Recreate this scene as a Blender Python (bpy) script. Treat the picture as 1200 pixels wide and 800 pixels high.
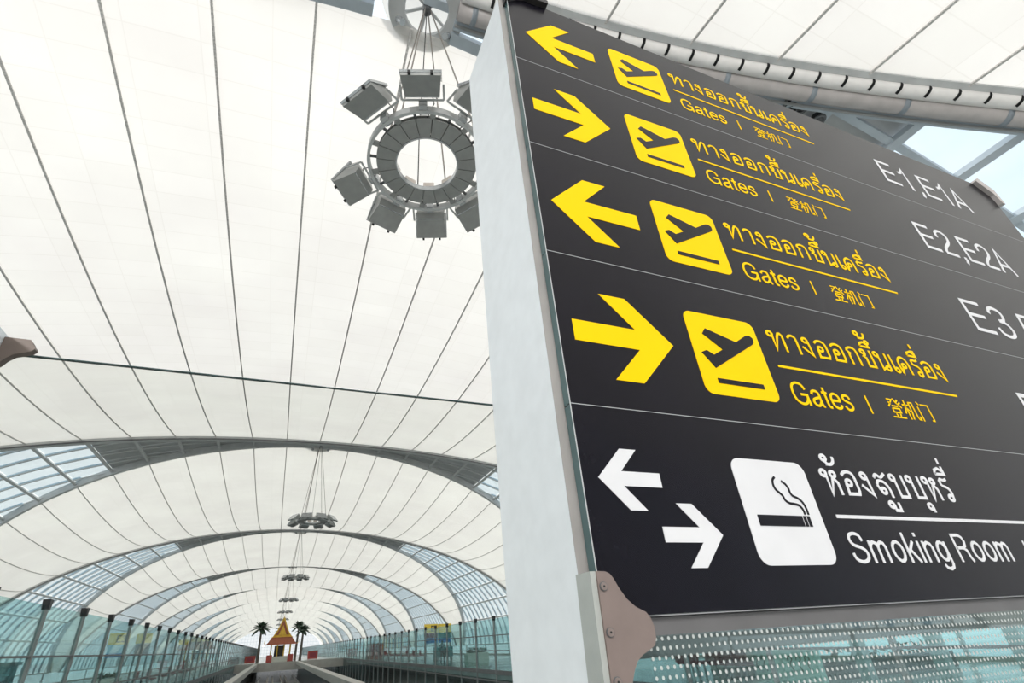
import bpy, bmesh, math, random
from mathutils import Vector, Matrix
random.seed(7)
PI = math.pi
sc = bpy.context.scene
COL = sc.collection
for o in list(bpy.data.objects): bpy.data.objects.remove(o)

# ------------------------------------------------------------------ camera
EZ = 1.65                       # eye height above the upper floor; geometry below is written relative to the eye
cam = bpy.data.cameras.new('camera'); camo = bpy.data.objects.new('camera', cam); COL.objects.link(camo)
cam.sensor_fit = 'HORIZONTAL'; cam.sensor_width = 36.0
F, PX, PY = 572.25, 565.586, 430.634
cam.lens = F / 1200 * 36
cam.shift_x = (600 - PX) / 1200; cam.shift_y = (PY - 400) / 1200
cam.clip_start = 0.05; cam.clip_end = 2000
R = ((0.93596333, 0.12351422, 0.32972244), (-0.34768791, 0.4719619, 0.81016361), (-0.05554971, -0.87292394, 0.48468344))
cx = Vector(r[0] for r in R); cy = Vector(-r[1] for r in R); cz = Vector(-r[2] for r in R)
camo.matrix_world = Matrix(((cx.x, cy.x, cz.x, 0), (cx.y, cy.y, cz.y, 0), (cx.z, cy.z, cz.z, EZ), (0, 0, 0, 1)))
sc.camera = camo
# ------------------------------------------------------------------ world, sun, exposure
w = bpy.data.worlds.new('daylight'); sc.world = w; w.use_nodes = True
nt = w.node_tree; nt.nodes.clear()
out = nt.nodes.new('ShaderNodeOutputWorld'); bg = nt.nodes.new('ShaderNodeBackground')
tc = nt.nodes.new('ShaderNodeTexCoord'); sp = nt.nodes.new('ShaderNodeSeparateXYZ'); cr = nt.nodes.new('ShaderNodeValToRGB')
mp = nt.nodes.new('ShaderNodeMapRange')
mp.inputs['From Min'].default_value = -1; mp.inputs['From Max'].default_value = 1
nt.links.new(tc.outputs['Generated'], sp.inputs[0]); nt.links.new(sp.outputs['Z'], mp.inputs['Value']); nt.links.new(mp.outputs[0], cr.inputs[0])
e = cr.color_ramp.elements
e[0].position = 0.40; e[0].color = (0.4, 0.41, 0.42, 1)
e[1].position = 1.0; e[1].color = (0.74, 0.88, 1.0, 1)
for p_, c_ in ((0.465, (0.6, 0.63, 0.65, 1)), (0.485, (1.0, 1.0, 1.0, 1)), (0.62, (0.86, 0.95, 1.0, 1))):
    k = e.new(p_); k.color = c_
nz = nt.nodes.new('ShaderNodeTexNoise'); nz.inputs['Scale'].default_value = 3.0; nz.inputs['Detail'].default_value = 6
cl = nt.nodes.new('ShaderNodeValToRGB'); cl.color_ramp.elements[0].position = 0.36; cl.color_ramp.elements[1].position = 0.56
cl.color_ramp.elements[0].color = (0, 0, 0, 1); cl.color_ramp.elements[1].color = (1, 1, 1, 1)
mxw = nt.nodes.new('ShaderNodeMixRGB'); mxw.inputs[2].default_value = (1.0, 1.0, 1.0, 1)
lt = nt.nodes.new('ShaderNodeMath'); lt.operation = 'MULTIPLY'; lt.inputs[1].default_value = 0.8
gt = nt.nodes.new('ShaderNodeMath'); gt.operation = 'GREATER_THAN'; gt.inputs[1].default_value = 0.0
m2 = nt.nodes.new('ShaderNodeMath'); m2.operation = 'MULTIPLY'
nt.links.new(tc.outputs['Generated'], nz.inputs['Vector']); nt.links.new(nz.outputs['Fac'], cl.inputs[0]); nt.links.new(cl.outputs[0], lt.inputs[0])
nt.links.new(sp.outputs['Z'], gt.inputs[0]); nt.links.new(lt.outputs[0], m2.inputs[0]); nt.links.new(gt.outputs[0], m2.inputs[1])
nt.links.new(m2.outputs[0], mxw.inputs[0]); nt.links.new(cr.outputs[0], mxw.inputs[1]); nt.links.new(mxw.outputs[0], bg.inputs[0])
bg.inputs['Strength'].default_value = 1.2
nt.links.new(bg.outputs[0], out.inputs[0])
sun = bpy.data.lights.new('sun', 'SUN'); suno = bpy.data.objects.new('sun', sun); COL.objects.link(suno)
sun.energy = 3.3; sun.angle = math.radians(6); sun.color = (1.0, 0.96, 0.9)
suno.rotation_euler = (math.radians(-18), math.radians(14), 0); suno.location = (0, 0, 40)
for n_, (lx, ly, lz), pw in (('fill_left', (-10.0, -13.0, 6.5), 1300), ('fill_middle', (1.3, -12.0, 8.6), 650)):
    # fill lights added behind the viewer to brighten the sign and its post
    al = bpy.data.lights.new(n_, 'AREA'); al.shape = 'DISK'; al.size = 2.0; al.energy = pw; al.color = (1.0, 0.98, 0.96)
    ao = bpy.data.objects.new(n_, al); COL.objects.link(ao); ao.location = (lx, ly, lz + EZ)
    ao.rotation_euler = (Vector((1.5, 1.0, 1.0)) - Vector((lx, ly, lz))).to_track_quat('-Z', 'Y').to_euler()
sc.view_settings.view_transform = 'Standard'; sc.view_settings.look = 'None'
sc.view_settings.exposure = 0.0; sc.view_settings.gamma = 1.0
sc.view_settings.use_curve_mapping = False

# ------------------------------------------------------------------ materials
MATS = {}
def pm(name, col, rough=0.5, metal=0.0, var=0.06, scale=6.0, bump=0.0, spec=0.5, coat=0.0, emit=None):
    m = bpy.data.materials.new(name); m.use_nodes = True; n = m.node_tree; b = n.nodes['Principled BSDF']
    t = n.nodes.new('ShaderNodeTexCoord'); no = n.nodes.new('ShaderNodeTexNoise'); no.inputs['Scale'].default_value = scale; no.inputs['Detail'].default_value = 4
    r = n.nodes.new('ShaderNodeValToRGB')
    r.color_ramp.elements[0].position = 0.3; r.color_ramp.elements[1].position = 0.7
    r.color_ramp.elements[0].color = tuple(c * (1 - var) for c in col) + (1,)
    r.color_ramp.elements[1].color = tuple(min(1, c * (1 + var)) for c in col) + (1,)
    n.links.new(t.outputs['Object'], no.inputs['Vector']); n.links.new(no.outputs['Fac'], r.inputs[0]); n.links.new(r.outputs[0], b.inputs['Base Color'])
    b.inputs['Roughness'].default_value = rough; b.inputs['Metallic'].default_value = metal
    b.inputs['Specular IOR Level'].default_value = spec; b.inputs['Coat Weight'].default_value = coat
    if bump:
        bu = n.nodes.new('ShaderNodeBump'); bu.inputs['Strength'].default_value = bump; bu.inputs['Distance'].default_value = 0.01
        n.links.new(no.outputs['Fac'], bu.inputs['Height']); n.links.new(bu.outputs[0], b.inputs['Normal'])
    if emit: b.inputs['Emission Color'].default_value = emit[:3] + (1,); b.inputs['Emission Strength'].default_value = emit[3]
    MATS[name] = m; return m
def glass(name, tint, refl=1.0, rough=0.02):
    m = bpy.data.materials.new(name); m.use_nodes = True; n = m.node_tree; n.nodes.clear()
    o = n.nodes.new('ShaderNodeOutputMaterial'); t = n.nodes.new('ShaderNodeBsdfTransparent'); g = n.nodes.new('ShaderNodeBsdfGlossy')
    g.inputs['Roughness'].default_value = rough
    fr = n.nodes.new('ShaderNodeFresnel'); fr.inputs['IOR'].default_value = 1.45
    ml = n.nodes.new('ShaderNodeMath'); ml.operation = 'MULTIPLY'; ml.inputs[1].default_value = refl
    mx = n.nodes.new('ShaderNodeMixShader'); t.inputs[0].default_value = tint + (1,)
    # slight clouding of the tint (dust)
    tc_ = n.nodes.new('ShaderNodeTexCoord'); no = n.nodes.new('ShaderNodeTexNoise'); no.inputs['Scale'].default_value = 1.2
    r = n.nodes.new('ShaderNodeValToRGB'); r.color_ramp.elements[0].color = tuple(c * 0.94 for c in tint) + (1,); r.color_ramp.elements[1].color = tint + (1,)
    n.links.new(tc_.outputs['Object'], no.inputs['Vector']); n.links.new(no.outputs['Fac'], r.inputs[0]); n.links.new(r.outputs[0], t.inputs[0])
    n.links.new(fr.outputs[0], ml.inputs[0]); n.links.new(ml.outputs[0], mx.inputs[0]); n.links.new(t.outputs[0], mx.inputs[1]); n.links.new(g.outputs[0], mx.inputs[2]); n.links.new(mx.outputs[0], o.inputs[0])
    MATS[name] = m; return m
def membrane_mat():
    m = bpy.data.materials.new('membrane'); m.use_nodes = True; n = m.node_tree; n.nodes.clear()
    o = n.nodes.new('ShaderNodeOutputMaterial'); d = n.nodes.new('ShaderNodeBsdfDiffuse'); t = n.nodes.new('ShaderNodeBsdfTranslucent'); mx = n.nodes.new('ShaderNodeAddShader')
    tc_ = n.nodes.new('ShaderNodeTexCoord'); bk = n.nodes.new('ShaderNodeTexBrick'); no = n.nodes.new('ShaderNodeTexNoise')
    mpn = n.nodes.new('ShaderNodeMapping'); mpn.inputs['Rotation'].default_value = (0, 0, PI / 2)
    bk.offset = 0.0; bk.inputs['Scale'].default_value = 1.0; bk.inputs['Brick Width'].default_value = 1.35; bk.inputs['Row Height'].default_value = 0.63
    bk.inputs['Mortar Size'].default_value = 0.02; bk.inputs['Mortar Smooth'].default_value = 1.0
    bk.inputs['Color1'].default_value = (1, 1, 1, 1); bk.inputs['Color2'].default_value = (0.975, 0.975, 0.97, 1); bk.inputs['Mortar'].default_value = (0.93, 0.925, 0.915, 1)  # mortar lines paint the cable net's shadow as a faint darker grid
    no.inputs['Scale'].default_value = 0.35; no.inputs['Detail'].default_value = 5
    r = n.nodes.new('ShaderNodeValToRGB'); r.color_ramp.elements[0].position = 0.3; r.color_ramp.elements[1].position = 0.7
    r.color_ramp.elements[0].color = (0.9, 0.875, 0.86, 1); r.color_ramp.elements[1].color = (0.97, 0.955, 0.93, 1)
    mm = n.nodes.new('ShaderNodeMixRGB'); mm.blend_type = 'MULTIPLY'; mm.inputs[0].default_value = 1
    def scl(f):
        s = n.nodes.new('ShaderNodeMixRGB'); s.blend_type = 'MULTIPLY'; s.inputs[0].default_value = 1; s.inputs[2].default_value = f + (1,); n.links.new(mm.outputs[0], s.inputs[1]); return s
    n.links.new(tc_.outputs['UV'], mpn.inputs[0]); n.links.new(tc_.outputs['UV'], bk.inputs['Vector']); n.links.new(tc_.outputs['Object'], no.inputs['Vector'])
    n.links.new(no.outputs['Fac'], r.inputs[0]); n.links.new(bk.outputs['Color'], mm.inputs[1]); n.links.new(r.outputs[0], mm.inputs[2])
    s1 = scl((0.60, 0.60, 0.595)); s2 = scl((0.40, 0.395, 0.385))
    n.links.new(s1.outputs[0], d.inputs[0]); n.links.new(s2.outputs[0], t.inputs[0])
    n.links.new(d.outputs[0], mx.inputs[0]); n.links.new(t.outputs[0], mx.inputs[1]); n.links.new(mx.outputs[0], o.inputs[0])
    MATS['membrane'] = m
membrane_mat()
pm('seam', (0.62, 0.60, 0.58), 0.7, 0, 0.25, 30)
pm('steel', (0.56, 0.57, 0.57), 0.45, 0.0, 0.08, 3)
pm('steel_blue', (0.50, 0.56, 0.61), 0.4, 0.0, 0.06, 3)
pm('steel_dark', (0.12, 0.125, 0.13), 0.5, 0.0, 0.1, 5)
pm('grey_panel', (0.42, 0.43, 0.43), 0.6, 0.0, 0.12, 2)
def opal(name, col, tr):
    m = bpy.data.materials.new(name); m.use_nodes = True; n = m.node_tree; n.nodes.clear()
    o = n.nodes.new('ShaderNodeOutputMaterial'); d = n.nodes.new('ShaderNodeBsdfDiffuse'); t = n.nodes.new('ShaderNodeBsdfTranslucent'); mx = n.nodes.new('ShaderNodeAddShader')
    no = n.nodes.new('ShaderNodeTexNoise'); no.inputs['Scale'].default_value = 0.8
    r_ = n.nodes.new('ShaderNodeValToRGB'); r_.color_ramp.elements[0].color = tuple(c * .85 for c in tr) + (1,); r_.color_ramp.elements[1].color = tr + (1,)
    n.links.new(no.outputs['Fac'], r_.inputs[0]); n.links.new(r_.outputs[0], t.inputs[0]); d.inputs[0].default_value = col + (1,)
    n.links.new(d.outputs[0], mx.inputs[0]); n.links.new(t.outputs[0], mx.inputs[1]); n.links.new(mx.outputs[0], o.inputs[0]); MATS[name] = m
opal('louvre', (0.42, 0.47, 0.5), (0.30, 0.36, 0.40))
opal('dome', (0.3, 0.3, 0.3), (0.55, 0.55, 0.54))
pm('white_tube', (0.82, 0.80, 0.78), 0.35, 0.0, 0.04, 4)
pm('brown_tube', (0.45, 0.42, 0.41), 0.4, 0.0, 0.08, 4)
pm('post_grey', (0.22, 0.24, 0.24), 0.5, 0.0, 0.1, 5)
pm('bracket_shaded', (0.13, 0.10, 0.085), 0.42, 0.2, 0.08, 20)  # darker copy of the bracket steel, weaker light painted into its colour
pm('black', (0.015, 0.015, 0.016), 0.5, 0, 0.1, 9)
glass('roof_glass', (0.94, 0.98, 1.0), 0.25)
glass('fence_glass', (0.77, 0.945, 0.945), 0.5)
glass('screen_glass', (0.978, 0.985, 0.972), 0.4)
glass('sign_glass', (0.91, 0.985, 0.98), 0.4)
glass('end_glass', (0.97, 0.98, 1.0), 0.5)
pm('glass_edge', (0.08, 0.14, 0.145), 0.15, 0, 0.1, 8)
pm('post_paint', (0.78, 0.82, 0.85), 0.42, 0.0, 0.035, 14, 0.03)
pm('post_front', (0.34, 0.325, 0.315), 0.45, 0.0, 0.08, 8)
pm('board', (0.005, 0.0042, 0.0085), 0.26, 0.0, 0.15, 5, 0, 0.19)
pm('joint', (0.5, 0.52, 0.53), 0.4, 0, 0.06, 9)
pm('yellow', (1.0, 0.62, 0.0), 0.6, 0, 0.02, 6, 0, 0.1)
pm('white_print', (0.74, 0.745, 0.77), 0.5, 0, 0.03, 9, 0, 0.2)
pm('bracket_steel', (0.25, 0.195, 0.178), 0.42, 0.25, 0.05, 25, 0.02)
pm('bracket_side', (0.42, 0.44, 0.42), 0.4, 0.1, 0.05, 20)
pm('bolt', (0.30, 0.24, 0.22), 0.3, 0.6, 0.05, 30)
pm('beam_grey', (0.15, 0.146, 0.15), 0.5, 0, 0.07, 10)
pm('frit', (0.50, 0.53, 0.52), 0.6, 0, 0.03, 10)
pm('lamp_grey', (0.34, 0.345, 0.335), 0.4, 0.1, 0.06, 8)
pm('lamp_bright', (0.5, 0.52, 0.53), 0.25, 0.6, 0.06, 8)
pm('lamp_beige', (0.62, 0.56, 0.51), 0.5, 0.0, 0.05, 8)
pm('polished', (0.75, 0.75, 0.74), 0.16, 0.9, 0.04, 8)
pm('cable', (0.25, 0.23, 0.21), 0.5, 0.3, 0.1, 8)
pm('floor', (0.42, 0.43, 0.42), 0.18, 0, 0.12, 1.2, 0, 0.6)
pm('lower_floor', (0.06, 0.07, 0.075), 0.12, 0, 0.3, 0.4, 0, 0.7)
pm('fascia', (0.42, 0.40, 0.37), 0.5, 0, 0.07, 1.5)
pm('red', (0.42, 0.055, 0.04), 0.45, 0, 0.1, 3)
pm('maroon', (0.26, 0.025, 0.04), 0.5, 0, 0.1, 6)
pm('pale_green', (0.66, 0.84, 0.74), 0.45, 0, 0.06, 3)
pm('cream', (0.72, 0.74, 0.66), 0.5, 0, 0.05, 3)
pm('leaf', (0.035, 0.075, 0.03), 0.6, 0, 0.4, 8)
pm('palm_leaf', (0.02, 0.055, 0.025), 0.55, 0, 0.35, 4)
pm('bark', (0.10, 0.085, 0.07), 0.85, 0, 0.3, 6, 0.4)
pm('gold', (0.80, 0.50, 0.06), 0.35, 0.35, 0.15, 3)
pm('orange_roof', (0.42, 0.12, 0.06), 0.5, 0, 0.15, 5)
pm('blue', (0.02, 0.17, 0.50), 0.4, 0, 0.1, 3)
pm('sky_blue', (0.35, 0.68, 0.85), 0.4, 0, 0.06, 3)
pm('teal', (0.02, 0.16, 0.18), 0.35, 0, 0.1, 3)
pm('sign_yellow', (0.85, 0.60, 0.06), 0.45, 0, 0.03, 3)
pm('skin', (0.5, 0.32, 0.23), 0.6, 0, 0.05, 9)
pm('dark_cloth', (0.04, 0.045, 0.06), 0.8, 0, 0.2, 9)

# ------------------------------------------------------------------ builders
class B:
    def __init__(s): s.v = []; s.f = []; s.uv = None
    def poly(s, pts, faces):
        n = len(s.v); s.v += [tuple(p) for p in pts]; s.f += [tuple(n + i for i in f) for f in faces]
    def box(s, x0, x1, y0, y1, z0, z1):
        s.poly([(x0, y0, z0), (x1, y0, z0), (x1, y1, z0), (x0, y1, z0), (x0, y0, z1), (x1, y0, z1), (x1, y1, z1), (x0, y1, z1)],
               [(0, 3, 2, 1), (4, 5, 6, 7), (0, 1, 5, 4), (1, 2, 6, 5), (2, 3, 7, 6), (3, 0, 4, 7)]); return s
    def bar(s, p, q, wd, ht, up=(0, 0, 1)):
        p = Vector(p); q = Vector(q); d = (q - p).normalized(); u = Vector(up)
        a = d.cross(u)
        if a.length < 1e-4: a = d.cross(Vector((1, 0, 0)))
        a.normalize(); c = a.cross(d).normalized(); a *= wd / 2; c *= ht / 2
        s.poly([p - a - c, p + a - c, p + a + c, p - a + c, q - a - c, q + a - c, q + a + c, q - a + c],
               [(0, 1, 2, 3), (7, 6, 5, 4), (0, 4, 5, 1), (1, 5, 6, 2), (2, 6, 7, 3), (3, 7, 4, 0)]); return s
    def tube(s, pts, r, n=8, cap=True, r2=None):
        pts = [Vector(p) for p in pts]; m = len(pts); base = len(s.v); ref = None
        for i, p in enumerate(pts):
            d = (pts[min(i + 1, m - 1)] - pts[max(i - 1, 0)]).normalized()
            if ref is None: ref = Vector((0, 0, 1)) if abs(d.z) < 0.9 else Vector((1, 0, 0))
            a = d.cross(ref).normalized(); b = a.cross(d).normalized(); ref = b
            rr = r if r2 is None else r + (r2 - r) * i / (m - 1)
            for j in range(n):
                t = 2 * PI * j / n; s.v.append(tuple(p + a * math.cos(t) * rr + b * math.sin(t) * rr))
        for i in range(m - 1):
            for j in range(n):
                s.f.append((base + i * n + j, base + i * n + (j + 1) % n, base + (i + 1) * n + (j + 1) % n, base + (i + 1) * n + j))
        if cap: s.f.append(tuple(base + j for j in reversed(range(n)))); s.f.append(tuple(base + (m - 1) * n + j for j in range(n)))
        return s
    def sweep(s, rings, closed_ends=True):
        n = len(rings[0]); base = len(s.v)
        for r in rings: s.v += [tuple(p) for p in r]
        for i in range(len(rings) - 1):
            for j in range(n):
                s.f.append((base + i * n + j, base + i * n + (j + 1) % n, base + (i + 1) * n + (j + 1) % n, base + (i + 1) * n + j))
        if closed_ends: s.f.append(tuple(base + j for j in reversed(range(n)))); s.f.append(tuple(base + (len(rings) - 1) * n + j for j in range(n)))
        return s
    def extr(s, pts2, y0, y1):              # outline in X-Z extruded along Y (y0 near, y1 far)
        n = len(pts2); b = len(s.v)
        s.v += [(x, y0, z) for x, z in pts2] + [(x, y1, z) for x, z in pts2]
        s.f.append(tuple(b + i for i in range(n))); s.f.append(tuple(b + n + i for i in reversed(range(n))))
        for i in range(n): s.f.append((b + i, b + n + i, b + n + (i + 1) % n, b + (i + 1) % n))
        return s
LOC = {}
def mesh(b, name, origin=(0, 0, 0)):
    me = bpy.data.meshes.new(name); o = Vector(origin)
    me.from_pydata([tuple(Vector(v) - o) for v in b.v], [], b.f); me.update(); return me
def obj(name, b, mat, parent=None, origin=None, smooth=False, uv=None, fixn=True):
    if parent is not None and origin is None: origin = LOC.get(parent.name, (0, 0, 0))
    if origin is None:
        xs = [v[0] for v in b.v]; ys = [v[1] for v in b.v]; zs = [v[2] for v in b.v]
        origin = ((min(xs) + max(xs)) / 2, (min(ys) + max(ys)) / 2, min(zs))
    me = mesh(b, name, origin)
    if uv:
        l = me.uv_layers.new(name='UVMap')
        for lp in me.loops: l.data[lp.index].uv = uv[lp.vertex_index]
    if fixn:
        bm = bmesh.new(); bm.from_mesh(me); bmesh.ops.recalc_face_normals(bm, faces=bm.faces); bm.to_mesh(me); bm.free()
    me.materials.append(MATS[mat])
    if smooth: me.polygons.foreach_set('use_smooth', [True] * len(me.polygons))
    o = bpy.data.objects.new(name, me); COL.objects.link(o)
    if parent is None: o.location = origin; LOC[o.name] = origin
    else:
        o.parent = parent; p0 = LOC.get(parent.name, (0, 0, 0)); o.location = Vector(origin) - Vector(p0); LOC[o.name] = origin
    return o
def thing(name, loc, label, cat=None, group=None, kind=None):
    o = bpy.data.objects.new(name, None); COL.objects.link(o); o.location = loc; LOC[o.name] = tuple(loc); o.empty_display_size = 0.2
    tag(o, label, cat, group, kind); return o
def tag(o, label=None, cat=None, group=None, kind=None):
    if label: o['label'] = label
    if cat: o['category'] = cat
    if group: o['group'] = group
    if kind: o['kind'] = kind
    return o
def dup(o, loc=None, parent=None, label=None):
    c = o.copy(); COL.objects.link(c)
    if parent is not None: c.parent = parent
    if loc is not None: c.location = loc
    if label: c['label'] = label
    for ch in [x for x in KIDS.get(o.name, [])]: dup(ch, None, c)
    return c
KIDS = {}
def index_kids():
    KIDS.clear()
    for x in bpy.data.objects:
        if x.parent: KIDS.setdefault(x.parent.name, []).append(x)

# ------------------------------------------------------------------ vault geometry
W, Z0, ZC, XC = 22.14, -0.56, 11.35, 1.11
HH = ZC - Z0
N_ = 2000
_arc = [0.0]
for i in range(N_):
    t0 = PI / 2 * i / N_; t1 = PI / 2 * (i + 1) / N_
    _arc.append(_arc[-1] + math.hypot(W * (math.sin(t1) - math.sin(t0)), HH * (math.cos(t1) - math.cos(t0))))
ARC = _arc[-1]
def theta(s):
    a = abs(s) * ARC; lo, hi = 0, N_
    while hi - lo > 1:
        m = (lo + hi) // 2
        if _arc[m] <= a: lo = m
        else: hi = m
    f = (a - _arc[lo]) / (_arc[hi] - _arc[lo]); return math.copysign(PI / 2 * (lo + f) / N_, s if s else 1)
def P(s, dr=0.0):
    t = theta(max(-1, min(1, s))); nx, nz_ = math.sin(t) / W, math.cos(t) / HH; l = math.hypot(nx, nz_)
    return (XC + W * math.sin(t) + nx / l * dr, Z0 + HH * math.cos(t) + nz_ / l * dr)
def NRM(s):
    t = theta(max(-1, min(1, s))); nx, nz_ = math.sin(t) / W, math.cos(t) / HH; l = math.hypot(nx, nz_); return (nx / l, nz_ / l)
def A(s): return 0.58 + 11.87 * abs(s) ** 1.87
def sA(a):                                   # inverse of A
    return ((a - 0.58) / 11.87) ** (1 / 1.87) if a > 0.58 else 0.0
DS = 1.9 / ARC
SEAMS = [i * DS for i in range(-14, 15)]; SEAMS[0] = -1.0; SEAMS[-1] = 1.0
def YK(k): return {0: 4.92, -1: -22.2, -2: -49.0}.get(k, 4.0 + 27.0 * k)
def memb(s, k, v, dr=0.0):
    y0 = YK(k) + A(s); y1 = YK(k + 1) - A(s); ln = y1 - y0
    sag = 1.3 * (max(0, ln) / 26) ** 1.2 * 4 * v * (1 - v)
    x, z = P(s, dr - sag); return (x, y0 + ln * v, z)

def ORD(k): return ['first', 'second', 'third', 'fourth', 'fifth', 'sixth', 'seventh', 'eighth', 'ninth', 'tenth', 'eleventh', 'twelfth'][k]
for k in range(-2, 11):
    lab = {-2: 'white translucent membrane roof bay far behind the overhead steel arch', -1: 'white translucent membrane roof bay above and behind the big overhead arch, at upper right',
           0: 'large white translucent membrane roof bay overhead with long dark seams'}.get(k, 'white membrane roof bay beyond the %s glazed arch counted from the overhead one' % ORD(k))
    ce = thing('ceiling', (XC, YK(k), Z0), lab, 'roof membrane', None, 'structure')
    nv = 18 if k < 3 else 8
    for i in range(len(SEAMS) - 1):
        b = B(); uv = []; s0, s1 = SEAMS[i], SEAMS[i + 1]; nu = 4 if k < 3 else 2
        for a in range(nu + 1):
            for v in range(nv + 1):
                s = s0 + (s1 - s0) * a / nu; p = memb(s, k, v / nv); b.v.append(p); uv.append((s * ARC, p[1]))
        for a in range(nu):
            for v in range(nv):
                q = a * (nv + 1) + v; b.f.append((q, q + nv + 1, q + nv + 2, q + 1))
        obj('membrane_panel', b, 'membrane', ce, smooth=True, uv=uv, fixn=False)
    for s in SEAMS[1:-1]:
        b = B(); hw = 0.024; rings = []
        for v in range(nv + 1):
            x, y, z = memb(s, k, v / nv, -0.015); nx, nz_ = NRM(s); tx, tz = nz_, -nx
            rings.append([(x - tx * hw, y, z - tz * hw), (x + tx * hw, y, z + tz * hw), (x + tx * hw - nx * 0.04, y, z + tz * hw - nz_ * 0.04), (x - tx * hw - nx * 0.04, y, z - tz * hw - nz_ * 0.04)])
        b.sweep(rings); obj('seam_strip', b, 'seam', ce)

# ------------------------------------------------------------------ glazed steel arches
def arc_sweep(b, yf, s0, s1, dr, wy, wr, n=48):
    rings = []
    for i in range(n + 1):
        s = s0 + (s1 - s0) * i / n; y = yf(s); q = []
        for (a, c) in ((-1, -1), (1, -1), (1, 1), (-1, 1)):
            x, z = P(s, dr + c * wr / 2); q.append((x, y + a * wy / 2, z))
        rings.append(q)
    b.sweep(rings); return b
def arc_tube(yf, s0, s1, dr, r, n=60, seg=10):
    pts = []
    for i in range(n + 1):
        s = s0 + (s1 - s0) * i / n; x, z = P(s, dr); pts.append((x, yf(s), z))
    return B().tube(pts, r, seg)
def cell(s0, s1, ya, yb, dr, th):            # slab following the vault between arc positions, clipped to the wedge of arch k
    n = 3; b = B(); top = []; rings = []
    for i in range(n + 1):
        s = s0 + (s1 - s0) * i / n; y0, y1 = ya(s), yb(s)
        x, z = P(s, dr); x2, z2 = P(s, dr + th)
        rings.append([(x, y0, z), (x, y1, z), (x2, y1, z2), (x2, y0, z2)])
    b.sweep(rings); return b
RW = 1.4
for k in range(-1, 11):
    yk = YK(k)
    lab = {-1: 'steel and glass roof strip far behind the viewer', 0: 'big steel roof arch with glazed strip passing overhead above the sign',
           1: 'nearest complete steel arch down the hall, with grey panels at the crown and louvred glass at the sides'}.get(k, '%s glazed steel arch down the hall, counted from the nearest complete one' % ORD(k - 1))
    wi = thing('window_%d' % (k + 2), (XC, yk, Z0), lab, 'roof window', None, 'structure')
    south = lambda s: yk - A(s); north = lambda s: yk + A(s)
    ns = 56 if k < 3 else 36
    if k == 0:
      for sa, sb in ((-1, -0.030), (0.030, 1)):
        obj('edge_band', arc_sweep(B(), lambda s: south(s) - 0.03, sa, sb, -0.02, 0.14, 0.08, 50), 'steel', wi)
        obj('edge_tube', arc_tube(lambda s: south(s) + 0.20, sa, sb, -0.06, 0.15, 50, 12), 'white_tube', wi, smooth=True)
        obj('main_tube', arc_tube(lambda s: south(s) + 0.50, sa, sb, -0.10, 0.18, 50, 12), 'brown_tube', wi, smooth=True)
        obj('inner_beam', arc_sweep(B(), lambda s: south(s) + 0.80, sa, sb, 0.02, 0.18, 0.2, 50), 'steel_blue', wi)
        obj('edge_beam', arc_sweep(B(), lambda s: north(s) - 0.12, sa, sb, 0.0, 0.24, 0.16, 50), 'steel_blue', wi)
        s = 0.032
        while s < 0.72:                      # clamps along the edge tube
            x, z = P(s, -0.06); x2, z2 = P(s + 0.0022, -0.06); b = B()
            d = Vector((x2 - x, 0, z2 - z)).normalized(); y = south(s) + 0.20
            c = Vector((x, y, z)); nrm = Vector((NRM(s)[0], 0, NRM(s)[1]))
            rings = []
            for q in (-0.028, 0.028):
                rings.append([c + d * q + Vector((0, 1, 0)) * math.cos(t) * 0.165 + nrm * math.sin(t) * 0.165 for t in [PI * (0.92 + 0.6 * j / 6) for j in range(7)]] +
                             [c + d * q + Vector((0, 1, 0)) * math.cos(t) * 0.12 + nrm * math.sin(t) * 0.12 for t in [PI * (1.52 - 0.6 * j / 6) for j in range(7)]])
            b.sweep(rings); obj('tube_clamp', b, 'black', wi)
            s += 0.55 / ARC
        s = 0.04
        while s < 0.7:
            x, z = P(s, -0.30); obj('pipe_joint', arc_tube(lambda q: south(q) + 0.50, s, s + 0.004, -0.10, 0.19, 2, 12), 'steel_blue', wi, smooth=True); s += 1.9 / ARC
        obj('service_pipe', arc_tube(lambda s: south(s) + 0.76, -1, -.03, -0.16, 0.035, 50, 6), 'steel', wi, smooth=True)
        obj('service_pipe', arc_tube(lambda s: south(s) + 0.76, .03, 1, -0.16, 0.035, 50, 6), 'steel', wi, smooth=True)
    else:
        obj('edge_beam', arc_sweep(B(), lambda s: south(s) + 0.13, -1, 1, 0.05, 0.26, 0.50, ns), 'steel', wi)
        obj('edge_beam', arc_sweep(B(), lambda s: north(s) - 0.13, -1, 1, 0.10, 0.26, 0.36, ns), 'steel', wi)
        obj('edge_cable', arc_sweep(B(), lambda s: south(s) - 0.04, -1, 1, -0.16, 0.10, 0.05, ns), 'steel_dark', wi)
    for s in SEAMS:                          # purlins
        if abs(s) < 1e-6: continue
        b = B(); x, z = P(s, 0.08); b.bar((x, yk - A(s) + 0.2, z), (x, yk + A(s) - 0.2, z), 0.14 if k else 0.2, (0.10 if k < 3 else 0.05) if k else 0.20, (NRM(s)[0], 0, NRM(s)[1]))
        obj('purlin', b, 'steel' if k else 'steel_blue', wi)
    J = int(12 / RW)
    sd = B(); sl = B(); sp_ = B()
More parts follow.
